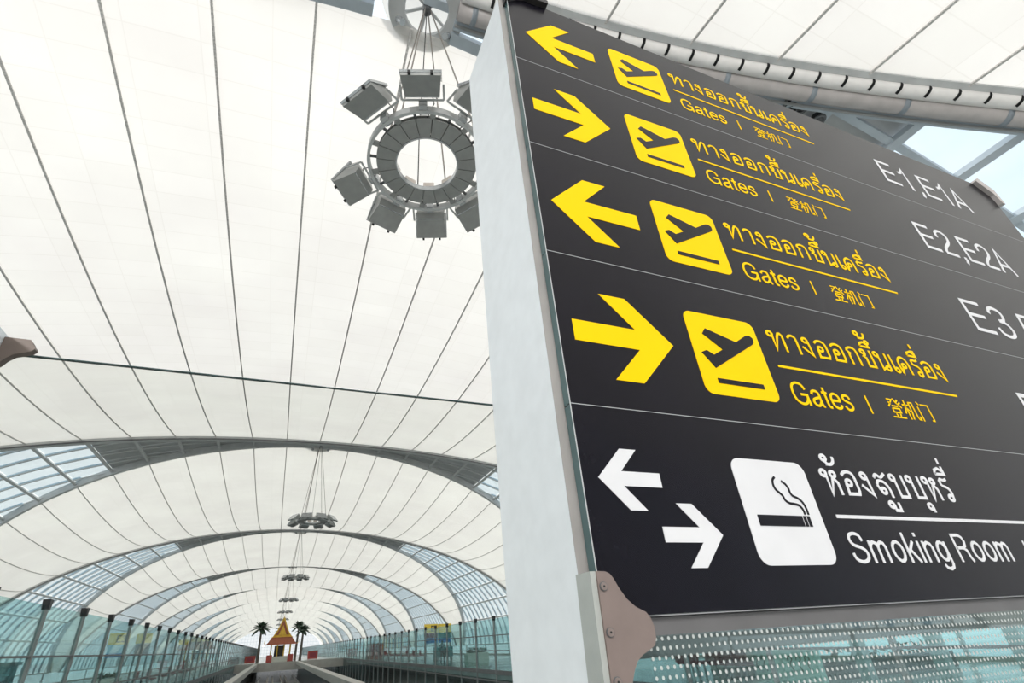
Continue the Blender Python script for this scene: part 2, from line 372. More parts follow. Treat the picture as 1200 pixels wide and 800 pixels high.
    for j in range(-J, J + 1):               # cross bars and louvres, following the arch
        s_in = sA(abs(j) * RW)
        for sg in (-1, 1):
            if s_in > 0.96: continue
            y = yk + j * RW; nn = max(6, int((1 - s_in) * 30))
            if k < 3: obj('cross_bar', arc_sweep(B(), lambda s: y, sg * max(s_in, 0.005), sg * 1.0, 0.12, 0.08 if k else 0.16, 0.05 if k else 0.14, nn), 'steel' if k else 'steel_blue', wi)
            else: arc_sweep(sd, lambda s: y, sg * max(s_in, 0.005), sg * 1.0, 0.12, 0.07, 0.03, nn)
            if k == 0: continue
            for dy in (0.42,):
                a_ = abs(j * RW + dy); s2 = max(sA(a_ + 0.3), 6 * DS)
                if s2 > 0.95: continue
                if k < 3: obj('louvre', arc_sweep(B(), lambda s: y + dy, sg * s2, sg * 1.0, 0.34, 0.30, 0.04, nn), 'louvre', wi)
                else: arc_sweep(sl, lambda s: y + dy, sg * s2, sg * 1.0, 0.34, 0.30, 0.04, nn)
    if sd.v:
        o = obj('cross_bars', sd, 'steel', wi); o['kind'] = 'stuff'; o = obj('louvres', sl, 'louvre', wi); o['kind'] = 'stuff'
    for i in range(len(SEAMS) - 1):
        s0, s1 = SEAMS[i], SEAMS[i + 1]; ii = min(abs(i - 14), abs(i - 13)) if True else 0
        ring = abs((s0 + s1) / 2) / DS
        solid = ring < 6
        if k == 0 and ring < 1: continue      # opening above the anchor ring
        if k < 3:
            for j in range(-J, J):
                ya = lambda s: max(yk - A(s), min(yk + A(s), yk + j * RW + 0.03)); yb = lambda s: max(yk - A(s), min(yk + A(s), yk + (j + 1) * RW - 0.03))
                mid = (s0 + s1) / 2
                w0 = yb(s0) - ya(s0); w1 = yb(s1) - ya(s1)
                if max(w0, w1) < 0.05: continue
                e_ = 0.0 if solid else 0.003 * (s1 - s0) / DS
                if solid: obj('solid_panel', cell(s0 + e_, s1 - e_, ya, yb, 0.30, 0.05), 'grey_panel', wi)
                else: obj('pane', cell(s0 + e_, s1 - e_, ya, yb, 0.20, 0.015), 'roof_glass', wi)
        else:
            c_ = cell(s0, s1, south, north, 0.22, 0.03)
            if solid: obj('solid_panel', c_, 'grey_panel', wi)
            else: obj('pane', c_, 'roof_glass', wi)
# round vent grilles behind the sign's top edge (on the overhead arch)
for (xs, ys, r) in ((9.75, 3.66, 0.34), (10.45, 3.80, 0.12)):
    z = Z0 + HH * math.sqrt(1 - ((xs - XC) / W) ** 2) - 0.06
    ve = thing('vent_fan', (xs, ys, z), 'round dark %s set in the grey roof panel just above the sign' % ('fan grille' if r > 0.3 else 'small spotlight'), 'vent')
    b = B(); b.tube([(xs + r * math.cos(t), ys + r * math.sin(t), z) for t in [2 * PI * i / 24 for i in range(25)]], 0.035, 6, False); obj('rim', b, 'steel_dark', ve, smooth=True)
    b = B(); b.tube([(xs, ys, z + 0.02), (xs, ys, z + 0.16)], r, 24); obj('housing', b, 'black', ve)
    for i in range(6): obj('grille_bar', B().bar((xs - r * 0.9 * math.cos(i * PI / 6), ys - r * 0.9 * math.sin(i * PI / 6), z), (xs + r * 0.9 * math.cos(i * PI / 6), ys + r * 0.9 * math.sin(i * PI / 6), z), 0.02, 0.02), 'steel_dark', ve)

# ------------------------------------------------------------------ shell: floors, sides, end wall
def st(name, b, mat, label, cat): return tag(obj(name, b, mat), label, cat, None, 'structure')
st('floor', B().box(-6, 12.4, -50, 14, -2.0, -1.65), 'floor', 'dark polished floor where the viewer stands', 'floor')
st('floor', B().box(-21.5, -6, -50, 300, -2.1, -1.65), 'floor', 'upper walkway floor behind the left glass wall', 'floor')
st('floor', B().box(12.4, 23.5, -50, 300, -2.1, -1.65), 'floor', 'upper walkway floor behind the right glass wall', 'floor')
st('floor', B().box(-6, 12.4, 108, 300, -2.05, -1.65), 'floor', 'raised floor at the end of the void that carries the golden pavilion', 'floor')
st('floor', B().box(-22, 24, -50, 302, -4.9, -4.5), 'lower_floor', 'dark shiny lower floor seen in the void', 'floor')
st('trim_1', B().box(-6, 12.4, 107.8, 108, -2.9, -1.6), 'fascia', 'beige fascia across the end of the void below the pavilion', 'trim')
for n_, x_, lb in ((2, -2.6, 'left'), (3, 4.35, 'right')):
    b = B().box(x_ - 0.28, x_ + 0.28, 30, 107.8, -2.1, -1.62)
    st('trim_%d' % n_, b, 'fascia', 'long pale beam running down the void toward the pavilion on the %s side' % lb, 'beam')
for n_, x_, lb in ((4, XC - W - 0.1, 'left'), (5, XC + W + 0.1, 'right')):
    lw = thing('window_%d' % (n_ + 16), (x_, 120, -1.5), 'low clear glass strip below the roof glazing on the ' + lb, 'window', None, 'structure')
    obj('pane', B().box(x_ - .01, x_ + .01, -50, 301, -1.5, Z0 - .05), 'roof_glass', lw)
    for yy in range(-50, 301, 7): obj('mullion', B().box(x_ - .06, x_ + .06, yy - .06, yy + .06, -1.5, Z0), 'steel', lw)
    st('trim_%d' % n_, B().box(x_ - 0.15, x_ + 0.15, -50, 301, -4.5, -1.5), 'fascia', 'low upstand at the foot of the roof arches on the %s' % lb, 'trim')
# glass side walls
def side_wall(name, X, top, y0, lab, sgn, rail_z):
    wl = thing(name, (X, y0, -4.5), lab, 'glass wall', None, 'structure')
    SP = 3.3; y = y0; i = 0
    far = B(); farp = B()
    while y < 296:
        b = B().box(X - 0.055, X + 0.055, y - 0.05, y + 0.05, -4.5, top)
        pn = B().box(X - 0.008, X + 0.008, y + 0.08, y + SP - 0.08, -4.45, top - 0.15)
        if y < 130:
            p_ = obj('post', b, 'post_grey', wl)
            cp = B(); cp.poly([(X - 0.09, y - 0.13, top), (X + 0.09, y - 0.13, top), (X + 0.09, y + 0.13, top), (X - 0.09, y + 0.13, top), (X - 0.09, y - 0.05, top - 0.25), (X + 0.09, y - 0.05, top - 0.25), (X + 0.09, y + 0.05, top - 0.25), (X - 0.09, y + 0.05, top - 0.25)],
                   [(0, 1, 2, 3), (4, 7, 6, 5), (0, 4, 5, 1), (1, 5, 6, 2), (2, 6, 7, 3), (3, 7, 4, 0)])
            obj('cap', cp, 'black', p_)
            obj('pane', pn, 'fence_glass', wl)
        else:
            far.poly(b.v, b.f); farp.poly(pn.v, pn.f)
        y += SP
    o = obj('far_posts', far, 'steel_dark', wl); o['kind'] = 'stuff'; o = obj('far_panes', farp, 'fence_glass', wl); o['kind'] = 'stuff'
    for z, h in rail_z: obj('rail', B().box(X - 0.05, X + 0.05, y0, 296, z - h / 2, z + h / 2), 'steel_dark', wl)
side_wall('wall_left', -6.0, 1.62, 5.0, 'tall green-tinted glass wall with slim dark posts along the left walkway', -1, ((0.25, 0.05), (-0.75, 0.05), (-1.8, 0.3)))
side_wall('wall_right', 12.4, 1.2, 1.6, 'long green-tinted glass wall with dark posts along the right walkway', 1, ((0.15, 0.05), (-0.65, 0.05), (-1.75, 0.22), (-2.2, 0.08)))
# glazed end wall
ew = thing('wall_back', (XC, 301, -1.65), 'bright glazed end wall with a fine grid far down the hall', 'glass wall', None, 'structure')
b = B(); ring = [P(-1 + 2 * i / 48, -0.3) for i in range(49)]; b.extr([(ring[0][0], -4.5)] + ring + [(ring[-1][0], -4.5)], 301.0, 301.05); obj('pane', b, 'end_glass', ew)
b = B()
for i in range(-16, 17):
    x = XC + i * 1.35; u = 1 - ((x - XC) / (W - 0.4)) ** 2
    if u > 0: b.box(x - 0.05, x + 0.05, 300.8, 300.95, -1.65, Z0 + HH * math.sqrt(u) - 0.3)
for j in range(0, 9):
    z = -0.4 + j * 1.35; u = 1 - ((z - Z0) / (HH - 0.3)) ** 2
    if u > 0: xx = (W - 0.4) * math.sqrt(u); b.box(XC - xx, XC + xx, 300.8, 300.95, z - 0.05, z + 0.05)
o = obj('glazing_bars', b, 'louvre', ew); o['kind'] = 'stuff'
st('wall_front', B().box(-22, 24, -50.5, -50, -4.5, 13), 'grey_panel', 'grey end wall far behind the viewer', 'wall')
# travelators in the void
for i, (x, lb) in enumerate(((-0.9, 'leftmost'), (1.0, 'middle'), (2.9, 'rightmost'))):
    tr = thing('moving_walkway', (x, 50, -4.5), '%s of three silver moving walkways on the dark lower floor' % lb, 'moving walkway', 'moving walkways in the void')
    obj('belt', B().box(x - 0.5, x + 0.5, 50, 104, -4.5, -4.4), 'steel_dark', tr)
    for sg in (-1, 1):
        q = obj('balustrade', B().box(x + sg * 0.62 - 0.12, x + sg * 0.62 + 0.12, 50, 104, -4.5, -3.6), 'polished', tr)
        obj('handrail', B().box(x + sg * 0.62 - 0.06, x + sg * 0.62 + 0.06, 49.8, 104.2, -3.6, -3.52), 'black', q)


# ------------------------------------------------------------------ hanging floodlight rings
ZR = 6.67
R0 = (1.34, 5.10, ZR)
ring = thing('floodlight_ring', R0, 'large grey ring of floodlights hanging overhead, partly hidden by the sign', 'hanging light', 'floodlight rings hanging down the hall')
def rp(r, t, z=0.0): return (R0[0] + r * math.cos(t), R0[1] + r * math.sin(t), R0[2] + z)
def sector(r0, r1, t0, t1, z0, z1, n=5):
    b = B(); rings = []
    for i in range(n + 1):
        t = t0 + (t1 - t0) * i / n; rings.append([rp(r0, t, z0), rp(r1, t, z0), rp(r1, t, z1), rp(r0, t, z1)])
    b.sweep(rings); return b
for i in range(20):
    t0 = 2 * PI * i / 20 + PI / 20
    g = 0.012
    obj('ring_plate', sector(0.50, 0.79, t0 + g, t0 + 2 * PI / 20 - g / 2, -0.02, 0.0), 'lamp_grey', ring)
    if i % 2 == 0: obj('bridge_plate', sector(0.795, 0.895, t0 - 0.05, t0 + 0.05, -0.018, 0.0, 2), 'lamp_grey', ring)
    tm = t0 + PI / 20
    obj('strut', B().bar(rp(0.78, t0 + 0.0, 0.03), rp(0.92, t0, 0.03), 0.035, 0.03), 'steel_dark', ring)
for r0, r1, z0, z1, m in ((0.89, 0.935, -0.05, 0.07, 'steel'), (0.475, 0.50, -0.035, 0.05, 'lamp_bright'), (0.50, 0.79, 0.06, 0.065, 'lamp_grey')):
    obj('ring_frame', sector(r0, r1, 0, 2 * PI * 0.9999, z0, z1, 60), m, ring)
for i in range(10):
    ang = 2 * PI * i / 10
    c, s = math.cos(ang), math.sin(ang)
    if i % 2 == 1 or i in (0, 5) or True:
        def L(r, t, z): return (R0[0] + r * c - t * s, R0[1] + r * s + t * c, R0[2] + z)
    # small driver box standing on the inner rim
    b = B(); q = []
    for r in (0.50, 0.58):
        for t in (-0.09, 0.09):
            for z in (0.05, 0.17): q.append(L(r, t, z))
    b.poly(q, [(0, 1, 3, 2), (4, 6, 7, 5), (0, 4, 5, 1), (2, 3, 7, 6), (0, 2, 6, 4), (1, 5, 7, 3)])
    if i not in (0, 5): obj('driver_box', b, 'lamp_beige', ring)
    if i in (0, 5): continue
    # floodlight: bevelled housing tilted upwards, U-shaped yoke, mounting block
    til = math.radians(-13); ct, stt = math.cos(til), math.sin(til)
    def H(u, t, h):                      # u outwards, h up from the housing's pivot
        r = 1.05 + u * ct - h * stt; z = -0.02 + u * stt + h * ct; return L(r, t, z)
    prof_ = [(0.0, 0.09), (0.09, 0.0), (0.46, -0.02), (0.47, 0.02), (0.12, 0.25), (0.0, 0.23)]
    wd = 0.27; b = B()
    rings = [[H(u, tt * (1 - 0.10 * (1 if u < 0.2 else 0)), h) for u, h in prof_] for tt in (-wd, wd)]
    b.sweep(rings)
    fl = obj('floodlight', b, 'lamp_grey', ring)
    b = B(); b.poly([H(0.10, -wd - .012, 0.255), H(0.475, -wd - .012, 0.012), H(0.475, wd + .012, 0.012), H(0.10, wd + .012, 0.255), H(0.12, -wd - .012, 0.285), H(0.495, -wd - .012, 0.04), H(0.495, wd + .012, 0.04), H(0.12, wd + .012, 0.285)],
        [(3, 2, 1, 0), (4, 5, 6, 7), (0, 1, 5, 4), (1, 2, 6, 5), (2, 3, 7, 6), (3, 0, 4, 7)]); obj('lens_rim', b, 'lamp_bright', fl)
    b = B(); b.bar(H(0.085, -wd * .9, 0.002), H(0.085, wd * .9, 0.002), 0.018, 0.012, (0, 0, 1)); obj('trim_line', b, 'lamp_bright', fl)
    for tt in (-0.15, 0.15): obj('latch', B().bar(H(0.46, tt, 0.0), H(0.505, tt, 0.0), 0.035, 0.04), 'black', fl)
    yk_ = B(); pts = [H(0.18, -wd - 0.03, 0.12), H(-0.07, -wd - 0.03, 0.10), H(-0.07, wd + 0.03, 0.10), H(0.18, wd + 0.03, 0.12)]
    for a_, b_ in zip(pts, pts[1:]): yk_.bar(a_, b_, 0.03, 0.012)
    obj('yoke', yk_, 'steel', fl)
    b = B(); b.poly([L(0.86, -0.06, -0.03), L(1.0, -0.06, -0.03), L(1.0, 0.06, -0.03), L(0.86, 0.06, -0.03), L(0.86, -0.06, 0.09), L(1.0, -0.06, 0.09), L(1.0, 0.06, 0.09), L(0.86, 0.06, 0.09)],
        [(3, 2, 1, 0), (4, 5, 6, 7), (0, 1, 5, 4), (1, 2, 6, 5), (2, 3, 7, 6), (3, 0, 4, 7)]); obj('mount', b, 'lamp_bright', fl)
    wire = [L(0.8, 0.05, 0.0), L(0.95, 0.16, 0.10), L(1.06, 0.13, 0.16), L(1.12, 0.04, 0.2)]; obj('wire', B().tube(wire, 0.008, 5), 'black', fl)
TOP = 4.80
for i in range(4):
    t = PI / 4 + i * PI / 2 + 0.12
    obj('cable', B().tube([rp(0.91, t, 0.05), (R0[0] + 0.06 * math.cos(t), R0[1] + 0.06 * math.sin(t), R0[2] + TOP)], 0.014, 6), 'cable', ring)
obj('power_cable', B().tube([rp(0.49, PI / 2 + .06, 0.05), rp(0.45, PI / 2 + .06, 1.2), (R0[0], R0[1], R0[2] + TOP)], 0.010, 6), 'black', ring)
obj('hub', B().tube([rp(0, 0, TOP - 0.12), rp(0, 0, TOP + 0.25)], 0.09, 12), 'steel_dark', ring)
b = B(); rings = []
for i in range(49):
    t = 2 * PI * i / 48; rings.append([rp(0.46, t, TOP - 0.10), rp(0.78, t, TOP - 0.14), rp(0.79, t, TOP - 0.06), rp(0.44, t, TOP - 0.04)])
b.sweep(rings, False); obj('anchor_ring', b, 'steel', ring, smooth=False)
b = B().tube([rp(0, 0, TOP + 0.42), rp(0, 0, TOP + 0.46)], 0.95, 32); obj('skylight', b, 'dome', ring)
for i in range(6):
    t = PI / 6 + i * PI / 3; obj('anchor_arm', B().bar(rp(0.08, t, TOP + 0.08), rp(0.74, t, TOP + 0.08), 0.05, 0.05), 'steel', ring)
for i in range(3):
    t = 0.5 + i * 2.1; obj('anchor_lamp', B().tube([rp(0.52, t, TOP - 0.28), rp(0.62, t, TOP - 0.12)], 0.07, 10), 'lamp_bright', ring)
# ------------------------------------------------------------------ lettering by strokes
def smooth_pts(p, closed=False, n=6):
    q = []; m = len(p)
    for i in range(m if closed else m - 1):
        if closed: p0, p1, p2, p3 = p[(i - 1) % m], p[i], p[(i + 1) % m], p[(i + 2) % m]
        else: p0, p1, p2, p3 = p[max(i - 1, 0)], p[i], p[i + 1], p[min(i + 2, m - 1)]
        for k in range(n):
            t = k / n
            q.append(tuple(0.5 * ((2 * p1[a]) + (-p0[a] + p2[a]) * t + (2 * p0[a] - 5 * p1[a] + 4 * p2[a] - p3[a]) * t * t + (-p0[a] + 3 * p1[a] - 3 * p2[a] + p3[a]) * t ** 3) for a in (0, 1)))
    if not closed: q.append(tuple(p[-1]))
    return q
def S_(*p): return ('s', list(p))
def L_(*p): return ('l', list(p))
def O_(x, y, rx, ry=None): ry = ry or rx; return ('o', [(x + rx * math.cos(2 * PI * i / 14), y + ry * math.sin(2 * PI * i / 14)) for i in range(14)])
G = {
 'E': (.68, [L_((.60, .94), (.08, .94), (.08, .06), (.62, .06)), L_((.08, .52), (.57, .52))]),
 '1': (.50, [L_((.06, .72), (.2, .77), (.31, .98), (.31, 0))]),
 '2': (.60, [S_((.06, .64), (.1, .84), (.28, .94), (.47, .86), (.5, .68), (.4, .5), (.2, .32), (.09, .16), (.07, .06)), L_((.04, .06), (.54, .06))]),
 '3': (.60, [S_((.06, .72), (.12, .88), (.28, .94), (.44, .87), (.47, .72), (.4, .58), (.24, .53)), S_((.24, .53), (.43, .48), (.51, .3), (.45, .12), (.28, .05), (.11, .11), (.05, .28))]),
 '5': (.60, [L_((.49, .94), (.14, .94), (.07, .46)), S_((.07, .48), (.18, .59), (.34, .61), (.48, .5), (.51, .32), (.44, .12), (.28, .05), (.12, .1), (.05, .25))]),
 'A': (.66, [L_((.02, 0), (.32, .97), (.63, 0)), L_((.13, .32), (.52, .32))]),
 ',': (.26, [L_((.12, .1), (.12, -.04), (.06, -.16))]),
 'G': (.78, [S_((.67, .68), (.58, .87), (.38, .94), (.17, .86), (.07, .66), (.06, .4), (.13, .17), (.32, .05), (.52, .08), (.66, .26), (.68, .45)), L_((.4, .45), (.7, .45)), L_((.69, .5), (.69, 0))]),
 'a': (.53, [S_((.07, .52), (.13, .65), (.26, .69), (.39, .64), (.42, .5), (.42, .34), (.42, .14), (.46, .05), (.51, .05)), S_((.42, .42), (.26, .38), (.1, .31), (.05, .18), (.14, .06), (.28, .07), (.42, .24))]),
 't': (.30, [L_((.14, .9), (.14, .12), (.19, .05), (.28, .05)), L_((.01, .67), (.27, .67))]),
 'e': (.54, [L_((.06, .38), (.48, .38)), S_((.48, .38), (.44, .6), (.27, .69), (.11, .6), (.06, .38), (.11, .14), (.28, .05), (.42, .11), (.48, .22))]),
 's': (.50, [S_((.42, .54), (.36, .66), (.23, .69), (.1, .63), (.1, .48), (.24, .4), (.41, .32), (.42, .16), (.3, .06), (.15, .06), (.05, .2))]),
 'S': (.66, [S_((.57, .7), (.5, .88), (.32, .94), (.14, .88), (.1, .71), (.2, .57), (.42, .49), (.58, .38), (.59, .19), (.46, .07), (.27, .05), (.1, .14), (.06, .32))]),
 'm': (.80, [L_((.08, .72), (.08, 0)), L_((.08, .5), (.13, .61), (.23, .67), (.33, .63), (.38, .5), (.38, 0)), L_((.38, .5), (.43, .61), (.53, .67), (.63, .63), (.68, .5), (.68, 0))]),
 'n': (.53, [L_((.08, .72), (.08, 0)), L_((.08, .5), (.14, .61), (.26, .67), (.38, .62), (.43, .5), (.43, 0))]),
 'o': (.54, [O_(.27, .37, .21, .32)]),
 'k': (.48, [L_((.08, 1), (.08, 0)), L_((.42, .71), (.09, .3)), L_((.2, .43), (.46, 0))]),
 'i': (.21, [L_((.09, .72), (.09, 0)), L_((.09, 1), (.09, .87))]),
 'g': (.54, [O_(.25, .38, .19, .31), L_((.46, .71), (.46, -.04), (.41, -.16), (.27, -.22), (.13, -.18), (.07, -.08))]),
 'R': (.68, [L_((.08, 0), (.08, .94), (.4, .94), (.53, .86), (.57, .72), (.52, .57), (.4, .49), (.08, .49)), L_((.38, .49), (.51, .4), (.56, .12), (.62, 0))]),
 ' ': (.26, []),
 'ท': (.84, [O_(.14, .83, .12), L_((.24, .84), (.24, .04), (.46, .72), (.55, .9), (.64, .92), (.72, .82), (.72, 0))]),
 'า': (.56, [S_((.04, .76), (.14, .9), (.3, .93), (.42, .84), (.44, .6)), L_((.44, .66), (.44, 0))]),
 'ง': (.60, [O_(.27, .82, .12), L_((.39, .84), (.44, .04), (.04, .44))]),
 'อ': (.74, [O_(.28, .50, .12), L_((.15, .46), (.12, .06), (.58, .06), (.63, .2), (.63, .7)), S_((.63, .66), (.58, .85), (.4, .94), (.2, .9), (.07, .78))]),
 'ก': (.74, [L_((.16, 0), (.16, .52), (.22, .62), (.1, .7)), S_((.1, .7), (.16, .86), (.36, .94), (.56, .88), (.62, .7)), L_((.62, .72), (.62, 0))]),
 'ข': (.70, [O_(.18, .84, .11), L_((.29, .8), (.26, .68), (.14, .58), (.26, .5), (.24, .06), (.6, .06), (.6, .97))]),
 'น': (.78, [O_(.14, .83, .12), L_((.24, .84), (.24, .03), (.52, .22)), O_(.56, .13, .12), L_((.68, .14), (.68, .97))]),
 'เ': (.34, [O_(.21, .13, .12), L_((.09, .14), (.09, .97))]),
 'ค': (.80, [O_(.38, .46, .11), L_((.28, .4), (.16, .02), (.12, .3)), S_((.14, .0), (.10, .4), (.14, .72), (.36, .94), (.6, .84), (.68, .6)), L_((.68, .62), (.68, 0))]),
 'ร': (.58, [O_(.33, .13, .12), S_((.44, .14), (.48, .36), (.38, .55), (.12, .64)), L_((.12, .64), (.1, .84), (.2, .93), (.36, .88), (.52, .94))]),
 'ห': (.78, [O_(.14, .83, .12), L_((.24, .84), (.24, .02), (.5, .7)), O_(.54, .80, .11), L_((.5, .66), (.64, .46), (.66, 0))]),
 'ส': (.78, [O_(.33, .26, .11), L_((.2, .28), (.12, .5)), S_((.12, .5), (.24, .66), (.46, .64), (.6, .5), (.66, .3)), L_((.66, .34), (.66, 0)), S_((.1, .78), (.24, .92), (.44, .82), (.68, .98))]),
 'บ': (.76, [O_(.14, .83, .12), L_((.24, .84), (.24, .06), (.64, .06), (.64, .97))]),
 'ึ': (0, [L_((-.56, 1.16), (-.5, 1.34), (-.3, 1.42), (-.12, 1.3), (-.06, 1.16), (-.56, 1.16)), O_(-.08, 1.44, .09)]),
 'ื': (0, [L_((-.56, 1.16), (-.5, 1.34), (-.3, 1.42), (-.12, 1.3), (-.06, 1.16), (-.56, 1.16)), L_((-.06, 1.16), (-.06, 1.52)), L_((-.2, 1.36), (-.2, 1.52))]),
 'ี': (0, [L_((-.56, 1.16), (-.5, 1.34), (-.3, 1.42), (-.12, 1.3), (-.06, 1.16), (-.56, 1.16)), L_((-.06, 1.16), (-.06, 1.52))]),
 '้': (0, [O_(-.46, 1.44, .11), L_((-.46, 1.32), (-.36, 1.2)), S_((-.44, 1.2), (-.2, 1.2), (-.06, 1.32), (-.02, 1.52))]),
 'ุ': (0, [O_(-.2, -.28, .11), L_((-.08, -.26), (-.08, -.52))]),
 'ู': (0, [O_(-.46, -.28, .11), L_((-.34, -.26), (-.34, -.5), (-.1, -.5), (-.1, -.18))]),
}
G['่'] = (0, [L_((-.08, 1.2), (-.08, 1.46))])
G['้2'] = (0, [('s' if k == 's' else k, [(x, y + .46) for x, y in p]) for k, p in G['้'][1]])
G['่2'] = (0, [(k, [(x, y + .44) for x, y in p]) for k, p in G['่'][1]])
def ribbon(b, p, wd, y0, y1, closed=False):
    m = len(p); Lf = []; Rt = []
    for i in range(m):
        a = p[i - 1] if (i or closed) else p[i]; c = p[(i + 1) % m] if (i < m - 1 or closed) else p[i]
        d1 = Vector((p[i][0] - a[0], p[i][1] - a[1])); d2 = Vector((c[0] - p[i][0], c[1] - p[i][1]))
        if d1.length < 1e-9: d1 = d2
        if d2.length < 1e-9: d2 = d1
        d1.normalize(); d2.normalize(); t = d1 + d2
        if t.length < 1e-3: t = d1
        t.normalize(); n = Vector((-t.y, t.x)); k = 1 / max(0.55, n.dot(Vector((-d1.y, d1.x)))); n *= wd / 2 * k
        Lf.append((p[i][0] + n.x, p[i][1] + n.y)); Rt.append((p[i][0] - n.x, p[i][1] - n.y))
    rings = [[(Lf[i][0], y0, Lf[i][1]), (Rt[i][0], y0, Rt[i][1]), (Rt[i][0], y1, Rt[i][1]), (Lf[i][0], y1, Lf[i][1])] for i in range(m)]
    if closed: rings.append(rings[0])
    b.sweep(rings, not closed)
def write(chars, x0, x1, z0, h, wd, y0, y1, nar=0.9):
    adv = sum(G[c][0] for c in chars); last = G[chars[-1]][0]
    tr = 0.1 if last else 0.1
    k = (x1 - x0) / (adv - tr); b = B(); x = 0.0; ns_ = 0
    for c in chars:
        for kind, p in G[c][1]:
            ns_ += 1
            q = [(x0 + (x + px * nar - 0.04) * k, z0 + pz * h) for px, pz in p]
            if kind == 's': q = smooth_pts(q, False, 5)
            ribbon(b, q, wd, y0 - (ns_ % 7) * 0.00006, y1, kind == 'o')
        x += G[c][0]
    return b
# ------------------------------------------------------------------ the directory sign
SG = thing('directory_sign', (0.66, 1.2, -EZ), 'big dark airport direction sign with yellow and white arrows, pictograms and gate numbers', 'sign')
YB, YG, YH = 1.0, 0.9985, 0.997
obj('post', B().box(0.62, 0.66, 1.035, 1.45, -EZ, 2.68), 'post_paint', SG)
obj('post_front', B().box(0.6203, 0.672, 1.0325, 1.0353, -EZ, 2.68), 'post_front', SG)
obj('casing', B().box(0.66, 4.44, 1.022, 1.40, -0.03, 2.66), 'beam_grey', SG)
obj('casing', B().box(0.652, 4.452, 1.012, 1.022, 0.024, 2.668), 'joint', SG)
obj('bottom_beam', B().box(0.66, 4.44, 1.016, 1.06, -0.056, 0.02), 'beam_grey', SG)
obj('far_post', B().box(4.38, 4.44, 1.035, 1.40, -EZ, 2.0), 'post_paint', SG)
ZS = [0.0245, 0.527, 1.057, 1.583, 2.133, 2.672]
boards = []
for i in range(5):
    g = 0.0016
    z0, z1 = ZS[i] + g, ZS[i + 1] - g
    bd = obj('board', B().box(0.6495, 4.455, YB, 1.012, z0, z1), 'board', SG); boards.append(bd)
    e_ = obj('glass_edge', B().box(0.6485, 0.6495, YB + .0005, 1.032, z0, z1), 'glass_edge', bd)
for zj in ZS[1:5]: obj('joint_line', B().box(0.6495, 4.45, YB - 0.0004, YB + 0.0004, zj - .0010, zj + .0008), 'joint', SG)
obj('edge_line', B().box(0.6465, 0.6490, YB - 0.0005, YB + 0.001, 0.0245, 2.672), 'joint', SG)
obj('edge_line', B().box(0.66, 4.455, YB - 0.0005, YB + 0.003, 0.0230, 0.0240), 'joint', SG)
def arrow(x0, x1, zc, hh, left):             # outline measured on the sign, tip at one end
    Lh = x1 - x0; r = hh / 0.151
    pts = [(0, .036), (.221, .036), (.112, .151), (.208, .151), (.3545, 0), (.208, -.151), (.112, -.151), (.221, -.036), (0, -.036)]
    k = Lh / .3545; kz = hh / .151
    return [((x1 - p[0] * k) if left else (x0 + p[0] * k), zc + p[1] * kz) for p in pts]
def rrect(x0, x1, z0, z1, r, n=6):
    q = []
    for cx_, cz_, a in ((x1 - r, z1 - r, 0), (x0 + r, z1 - r, PI / 2), (x0 + r, z0 + r, PI), (x1 - r, z0 + r, 1.5 * PI)):
        for i in range(n + 1): t = a + PI / 2 * i / n; q.append((cx_ + r * math.cos(t), cz_ + r * math.sin(t)))
    return q
rows = {4: (0.008, True), 3: (-0.002, False), 2: (0.0, True), 1: (0.0, False)}
gate = {4: ('E1,E1A', 3.105, 3.965, 2.262), 3: ('E2,E2A', 3.06, 3.915, 1.718), 2: ('E3,5', 3.02, 3.66, 1.174), 1: ('E', 2.985, 3.11, 0.645)}
TH = ['ท', 'า', 'ง', 'อ', 'อ', 'ก', 'ข', 'ึ', '้2', 'น', 'เ', 'ค', 'ร', 'ื', '่2', 'อ', 'ง']
